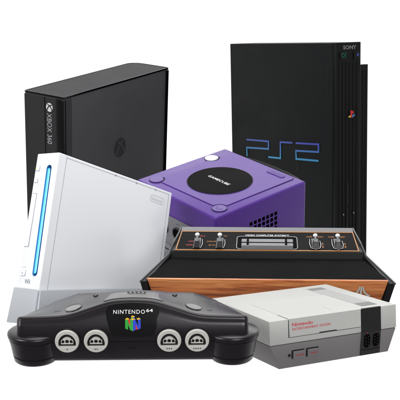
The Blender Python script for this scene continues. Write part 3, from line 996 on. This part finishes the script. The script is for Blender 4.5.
def build_curved_console():
    Y0 = 0.8506
    a = math.radians(1.2)
    Rz = Matrix.Rotation(a, 3, 'Z')
    T = Thing("game_console", "low curved charcoal console with four grey controller sockets and a NINTENDO 64 panel", "game console",
              [list(r) for r in Rz], Matrix.Rotation(math.radians(4.47), 3, "Z") @ Vector((0, Y0, 0)), 1.0, (0, 0.07, 0.0))
    ch = plastic("charcoal leather-grain plastic", (23, 17, 22), 0.30, 0.05, 1500, mottle=0.1, mscale=30, spec=0.45, dust=0.04)
    gl = plastic("gloss black window", (8, 7, 9), 0.12, mottle=0)
    mm = 0.001
    Zf = smooth_table([0, .017, .025, .032, .041, .049, .056, .062, .072, .090, .114], [.0637, .0630, .0614, .0593, .0566, .0542, .0518, .0503, .0490, .0484, .0480], .006)
    Zm = smooth_table([0, .020, .035, .060, .070, .0826, .098, .114], [.0548, .0540, .0520, .0518, .0480, .0432, .0425, .0445], .005)
    Yb = smooth_table([0, .050, .060, .068, .075, .082, .090, .098, .104, .110, .1145], [1.008, 1.000, .978, .955, .932, .915, .902, .889, .876, .862, .8525], .003)
    HW = 0.1140

    def yfront(z):
        t = z / 0.0636      # belly line: forward at the seam, back at foot and crown
        return interp(_yx, _yy, z)

    _kx, _ky = [-.01, 0, .003, .0247, .040, .0636, .08], [.004, -.0010, -.0035, -.0126, -.0112, -.0018, .005]
    _yx = [k * 0.0008 for k in range(84)]
    _yy = [sum(interp(_kx, _ky, z + (q - 5) * 0.0014) for q in range(11)) / 11 for z in _yx]

    def section(x):
        ax = abs(x)
        zf, zm = Zf(x), Zm(x)
        yb = Yb(x) - Y0
        tip = max(0.0, (ax - 0.1085) / 0.0055)
        pull = 0.0045 * (1 - math.sqrt(max(0, 1 - tip * tip)))     # rounded wing tip in plan
        drop = 0.0030 * (1 - math.sqrt(max(0, 1 - tip * tip)))
        zf, zm = zf - drop, zm - drop
        pts = []
        zt_ = zf - 0.0036
        zs = [0.0, 0.0015, 0.004, 0.008, 0.013, 0.018, 0.0228, 0.0238, 0.0242, 0.0246, 0.0256] + [0.0256 + (zt_ - 0.0256) * q for q in (0.25, 0.5, 0.75, 0.96)]
        for z in zs:
            y = yfront(z)
            if z == 0.0242:
                y += 0.0011
            if z == 0.0:
                y += 0.0012
            pts.append((y + pull, z))
        ytop = yfront(zf)
        R_ = 0.0034
        for k in range(7):
            t = math.radians(180 - 90 * k / 6)
            pts.append((ytop + R_ + R_ * math.cos(t) + pull, zf - R_ + R_ * math.sin(t)))
        ys = ytop + R_ + pull
        ye = max(ys + 0.003, yb - 0.004)
        ymid = min(0.058, ye)
        for k in range(1, 13):
            y = ys + (ye - ys) * k / 12
            if y <= ymid or ye <= 0.0581:
                t = (y - ys) / max(1e-6, ymid - ys)
                z = zf + (zm - zf) * (t * t * (3 - 2 * t) * 0.6 + t * 0.4)
            else:
                t = (y - ymid) / max(1e-6, 0.158 - ymid)
                z = zm - (zm - 0.0165) * t ** 1.03
            pts.append((y, z))
        zl = pts[-1][1]
        pts.append((ye + 0.0028, zl - 0.0012))
        pts.append((ye + 0.004, zl - 0.0045))
        pts.append((ye + 0.004, 0.004))
        pts.append((ye + 0.002, 0.0))
        return pts

    xs = [-HW + 2 * HW * i / 170 for i in range(171)]
    bm = bmesh.new()
    loops = [[bm.verts.new((x, y, z)) for (y, z) in section(x)] for x in xs]
    n = len(loops[0])
    for A, B in zip(loops, loops[1:]):
        for i in range(n):
            j = (i + 1) % n
            bm.faces.new((A[i], A[j], B[j], B[i]))
    bm.faces.new(loops[0]); bm.faces.new(loops[-1][::-1])
    body = T.part("casing", bm, ch)
    me = body.data
    me.shade_smooth()
    me.set_sharp_from_angle(angle=math.radians(75))

    def ztop(x, y):
        pts = section(x)[21:]
        for p, q in zip(pts, pts[1:]):
            if p[0] <= y <= q[0]:
                return p[1] + (q[1] - p[1]) * (y - p[0]) / max(1e-9, q[0] - p[0])
        return pts[0][1]

    def top_patch(outline, off, thick=0.0006, nx=14):
        """a thin skin lying on the curved top: outline is a convex closed (x,y) list"""
        bmp = bmesh.new()
        X0, X1 = min(p[0] for p in outline), max(p[0] for p in outline)
        rows = []
        for i in range(nx + 1):
            x = X0 + (X1 - X0) * (i + 0.0) / nx
            x = min(max(x, X0 + 1e-5), X1 - 1e-5)
            ys = []
            for k in range(len(outline)):
                p, q = outline[k], outline[(k + 1) % len(outline)]
                if (p[0] - x) * (q[0] - x) <= 0 and abs(p[0] - q[0]) > 1e-9:
                    ys.append(p[1] + (q[1] - p[1]) * (x - p[0]) / (q[0] - p[0]))
            lo, hi = min(ys), max(ys)
            rows.append([(x, lo + (hi - lo) * k / 6) for k in range(7)])
        up = [[bmp.verts.new((x, y, ztop(x, y) + off)) for x, y in r] for r in rows]
        dn = [[bmp.verts.new((x, y, ztop(x, y) + off - thick)) for x, y in r] for r in rows]
        for A, B, flip in ((up, None, 0), (dn, None, 1)):
            for p, q in zip(A, A[1:]):
                for k in range(6):
                    f = (p[k], q[k], q[k + 1], p[k + 1])
                    bmp.faces.new(f if not flip else f[::-1])
        for p, q in zip(range(nx), range(1, nx + 1)):
            bmp.faces.new((up[p][0], dn[p][0], dn[q][0], up[q][0]))
            bmp.faces.new((up[p][6], up[q][6], dn[q][6], dn[p][6]))
        return bmp

    # side pods that end in a foot
    for sx in (-1, 1):
        cx, cy, r = sx * 0.0985, 0.0080, 0.0262
        prof = [(r - 0.0062, -0.0015), (r - 0.0046, 0.0), (r - 0.0036, 0.0050), (r - 0.0044, 0.0054), (r - 0.0044, 0.0062), (r - 0.0032, 0.0066), (r - 0.0018, 0.0150), (r - 0.0001, 0.0222), (r - 0.0006, 0.0227), (r - 0.0006, 0.0235), (r + 0.0008, 0.0240),
                (r + 0.0014, 0.0268), (r + 0.0010, 0.0284), (r - 0.0002, 0.0294), (r - 0.0030, 0.0303), (r - 0.0080, 0.0318), (r - 0.0150, 0.0334), (0.004, 0.0343)]
        bmp = bmesh.new()
        N = 72
        rings = [[bmp.verts.new((cx + rr * math.cos(2 * math.pi * k / N), cy + rr * math.sin(2 * math.pi * k / N), z)) for k in range(N)] for rr, z in prof]
        for A, B in zip(rings, rings[1:]):
            for k in range(N):
                bmp.faces.new((A[k], A[(k + 1) % N], B[(k + 1) % N], B[k]))
        bmp.faces.new(rings[0][::-1]); bmp.faces.new(rings[-1])
        T.part("side_pod", bmp, ch, smooth=True)
    # sockets
    ringm = plastic("pale grey socket", (196, 194, 188), 0.45, 0.1)
    hole = ink("socket black", (12, 11, 12), 0.5)
    for q, x in enumerate((-0.0640, -0.0358, 0.0358, 0.0632)):
        F = frame((x, -0.0138 + 0.0022, 0.0262), CX, Vector((0, -0.10, 1)))
        T.part("socket_gap", plate([circle(0, 0, 0.0127)], F, 0.0020), hole)
        dsh = [(0.0086 * math.cos(t), -0.0028 + 0.0104 * math.sin(t)) for t in [math.radians(-6 + 192 * i / 20) for i in range(21)]]
        dsh += [(-0.0078, -0.0052), (0.0078, -0.0052)]
        din = [(0.0060 * math.cos(t), -0.0026 + 0.0070 * math.sin(t)) for t in [math.radians(180 * i / 20) for i in range(21)]]
        din += [(-0.0058, -0.0030), (0.0058, -0.0030)]
        sk = T.part("controller_socket", plate([circle(0, 0, 0.0118), dsh], F, 0.0044, 0.0007), ringm, smooth=True)
        T.part("socket_well", plate([circle(0, 0, 0.0105)], F, 0.0018), hole, sk)
        pins = [circle(d, -0.0002, 0.0019, 16) for d in (-0.0042, 0.0, 0.0042)]
        T.part("socket_plug", plate([din] + [p for p in pins], F, 0.0036, 0.0002), ringm, sk)
        T.part("pin", join([plate([circle(d, -0.0002, 0.0016, 16)], F, 0.0030) for d in (-0.0042, 0.0, 0.0042)]), hole, sk)
        mk = [plate([rrect((k - q / 2) * 0.0021 - 0.0006, -0.0088, (k - q / 2) * 0.0021 + 0.0006, -0.0074, 0.0003, 2)], F, 0.0046) for k in range(q + 1)]
        T.part("socket_mark", join(mk), ink("socket mark", (90, 88, 86)), sk)
    # glossy window in the middle of the front
    bmw = bmesh.new()
    cols = []
    for i in range(41):
        x = -0.0262 + 0.0524 * i / 40
        u = abs(x) / 0.0262
        hi = Zf(x) - 0.0030 - 0.0008 * u
        if u > 0.92:
            hi -= (u - 0.92) * 0.03
        lo = 0.0288 + 0.0020 * u * u + (max(0, u - 0.72) / 0.28) ** 1.6 * 0.0200
        cols.append([(x, yfront(z), z) for z in [lo + (hi - lo) * k / 12 for k in range(13)]])
    up = [[bmw.verts.new((x, y - 0.0006, z)) for x, y, z in c] for c in cols]
    dn = [[bmw.verts.new((x, y + 0.0008, z)) for x, y, z in c] for c in cols]
    for p in range(40):
        for k in range(12):
            bmw.faces.new((up[p][k], up[p + 1][k], up[p + 1][k + 1], up[p][k + 1]))
            bmw.faces.new((dn[p][k], dn[p][k + 1], dn[p + 1][k + 1], dn[p + 1][k]))
        bmw.faces.new((up[p][0], dn[p][0], dn[p + 1][0], up[p + 1][0]))
        bmw.faces.new((up[p][12], up[p + 1][12], dn[p + 1][12], dn[p][12]))
    for e in (0, 40):
        for k in range(12):
            q = (up[e][k], up[e][k + 1], dn[e][k + 1], dn[e][k])
            bmw.faces.new(q)
    win = T.part("front_window", bmw, gl, smooth=True)
    up1 = Vector((0, 0.0078, 0.0156))
    FT = frame((0, yfront(0.0530) - 0.0008, 0.0530), CX, up1)
    T.part("window_lettering", join([text("NINTENDO", FT @ Matrix.Translation((-0.0034, 0, 0)), 0.0310, 0.0040, 0.0003, spacing=1.18, bold=0.006), text("64", FT @ Matrix.Translation((0.0166, 0.0012, 0)), 0.0066, 0.0032, 0.0003, bold=0.012)]), WHITE_INK, win)
    # coloured block letter emblem
    FE = frame((0.0004, -0.0112, 0.0428), CX, Vector((0, 0.15, 1)))
    g_, b_, r_, y_ = ink("emblem green", (40, 165, 50)), ink("emblem blue", (35, 65, 200)), ink("emblem red n", (215, 45, 40)), ink("emblem yellow n", (240, 190, 40))
    k = 0.00108
    def pl(pts, h):
        return plate([[(a_ * k, b2 * k) for a_, b2 in pts]], FE, h)
    eg = T.part("block_emblem", join([pl([(-7, 4), (-4.4, 3.2), (-4.4, -5.8), (-7, -4.6)], .0010), pl([(-2.4, 4), (0, 3.0), (0, -7.2), (-2.4, -6.0)], .0010),
                                      pl([(-4.4, 1.6), (-4.4, -1.4), (-2.4, -6.0), (-2.4, -2.6)], .0009), pl([(-1.6, 6.2), (0, 5.4), (0, 3.9), (-1.6, 4.4)], .0008)]), g_, win)
    T.part("emblem_face", join([pl([(7, 4), (4.6, 3.2), (4.6, -5.8), (7, -4.6)], .0010), pl([(2.4, 4), (0, 3.0), (0, -7.2), (2.4, -6.0)], .0010),
                                pl([(2.4, 2.4), (2.4, -0.8), (4.6, -5.4), (4.6, -2.2)], .0009), pl([(1.6, 6.2), (0, 5.4), (0, 3.9), (1.6, 4.4)], .0008)]), b_, eg)
    T.part("emblem_face", join([pl([(-4.4, 3.2), (-2.4, 3.9), (-2.4, -2.6), (-4.4, 1.6)], .0007), pl([(2.4, -0.8), (4.6, -5.4), (2.4, -6.0)], .0007)]), r_, eg)
    T.part("emblem_top", join([pl([(-7, 4), (-5.4, 5.0), (-3.2, 4.3), (-4.4, 3.2)], .0012), pl([(7, 4), (5.4, 5.0), (3.2, 4.3), (4.6, 3.2)], .0012),
                               pl([(-1.8, 6.2), (0, 7.2), (1.8, 6.2), (0, 5.3)], .0012), pl([(-2.4, 4.0), (0, 4.7), (2.4, 4.0), (0, 2.9)], .0013)]), y_, eg)
    # lamp slot low on the front
    T.part("lamp_slot", plate([circle(0, 0, 0.0034, 24, ry=0.0009)], frame((-0.0005, yfront(0.0155) - 0.0001, 0.0155), CX, Vector((0, -0.42, 1))), 0.0006), hole)
    # memory cover on top of the hump
    lidm = plastic("sheen-lightened charcoal plastic", (96, 94, 94), 0.28, 0.05, 1500, spec=0.8)  # grey lighter than the charcoal cover, with its reflected light painted in
    cov = [(-0.0290, 0.0050), (0.0290, 0.0050), (0.0280, 0.0250), (0.0235, 0.0430), (-0.0235, 0.0430), (-0.0280, 0.0250)]
    big = [(a_ * 1.035, 0.024 + (b2 - 0.024) * 1.05) for a_, b2 in cov]
    T.part("cover_gap", top_patch(big, 0.0002, 0.0008), hole, smooth=False)
    cv = T.part("memory_cover", top_patch(cov, 0.0009, 0.0012), lidm, smooth=False)
    T.part("cover_lettering", text("MEMORY EXPANSION", frame((0.003, 0.0270, ztop(0.003, 0.0270) + 0.0010), CX, Vector((0, 1, -0.14))), 0.0185, 0.0022, 0.0003), ink("cover ink", (30, 29, 30)), cv)
    for kx in range(5):
        x = -0.0065 + kx * 0.0042
        T.part("cover_tab", box(x - 0.0011, x + 0.0011, 0.0375, 0.0395, ztop(x, 0.038) - 0.001, ztop(x, 0.038) + 0.0016), hole, cv)
    # power slider and reset button in shallow oval dishes
    for sx, nm in ((-1, "power_slider"), (1, "reset_button")):
        cx, cy = sx * 0.0600, 0.0130
        ca = math.radians(-sx * 14)
        def oval(rx, ry, n=28, dx=0, dy=0):
            return [(cx + dx + rx * math.cos(t) * math.cos(ca) - ry * math.sin(t) * math.sin(ca), cy + dy + rx * math.cos(t) * math.sin(ca) + ry * math.sin(t) * math.cos(ca)) for t in [2 * math.pi * i / n for i in range(n)]]
        T.part("dish", top_patch(oval(0.0088, 0.0092) if sx > 0 else oval(0.0086, 0.0118), 0.0002, 0.0008, 18), hole)
        T.part(nm, top_patch(oval(0.0078, 0.0070, dx=0.0003 * sx, dy=-0.0016) if sx > 0 else oval(0.0080, 0.0080, dy=-0.0034), 0.0011, 0.0016, 18), lidm)
        T.part("button_lettering", text("POWER" if sx < 0 else "RESET", frame((sx * 0.0755, 0.0100, ztop(sx * 0.0755, 0.0100) + 0.0002), CX, CY), 0.0075, 0.0022, 0.0002), ink("top ink grey", (84, 80, 80)))
        tx, ty = sx * 0.0410, 0.0430
        T.part("arrow_mark", plate([[(tx - 0.0026, ty + 0.0030), (tx + 0.0026, ty + 0.0030), (tx, ty - 0.0030)]], frame((0, 0, ztop(tx, ty) - 0.0006), CX, CY), 0.0016), hole)


build_ribbed_tower()
build_black_slab()
build_purple_cube()
build_white_slim()
build_woodgrain()
build_grey_box()
build_curved_console()
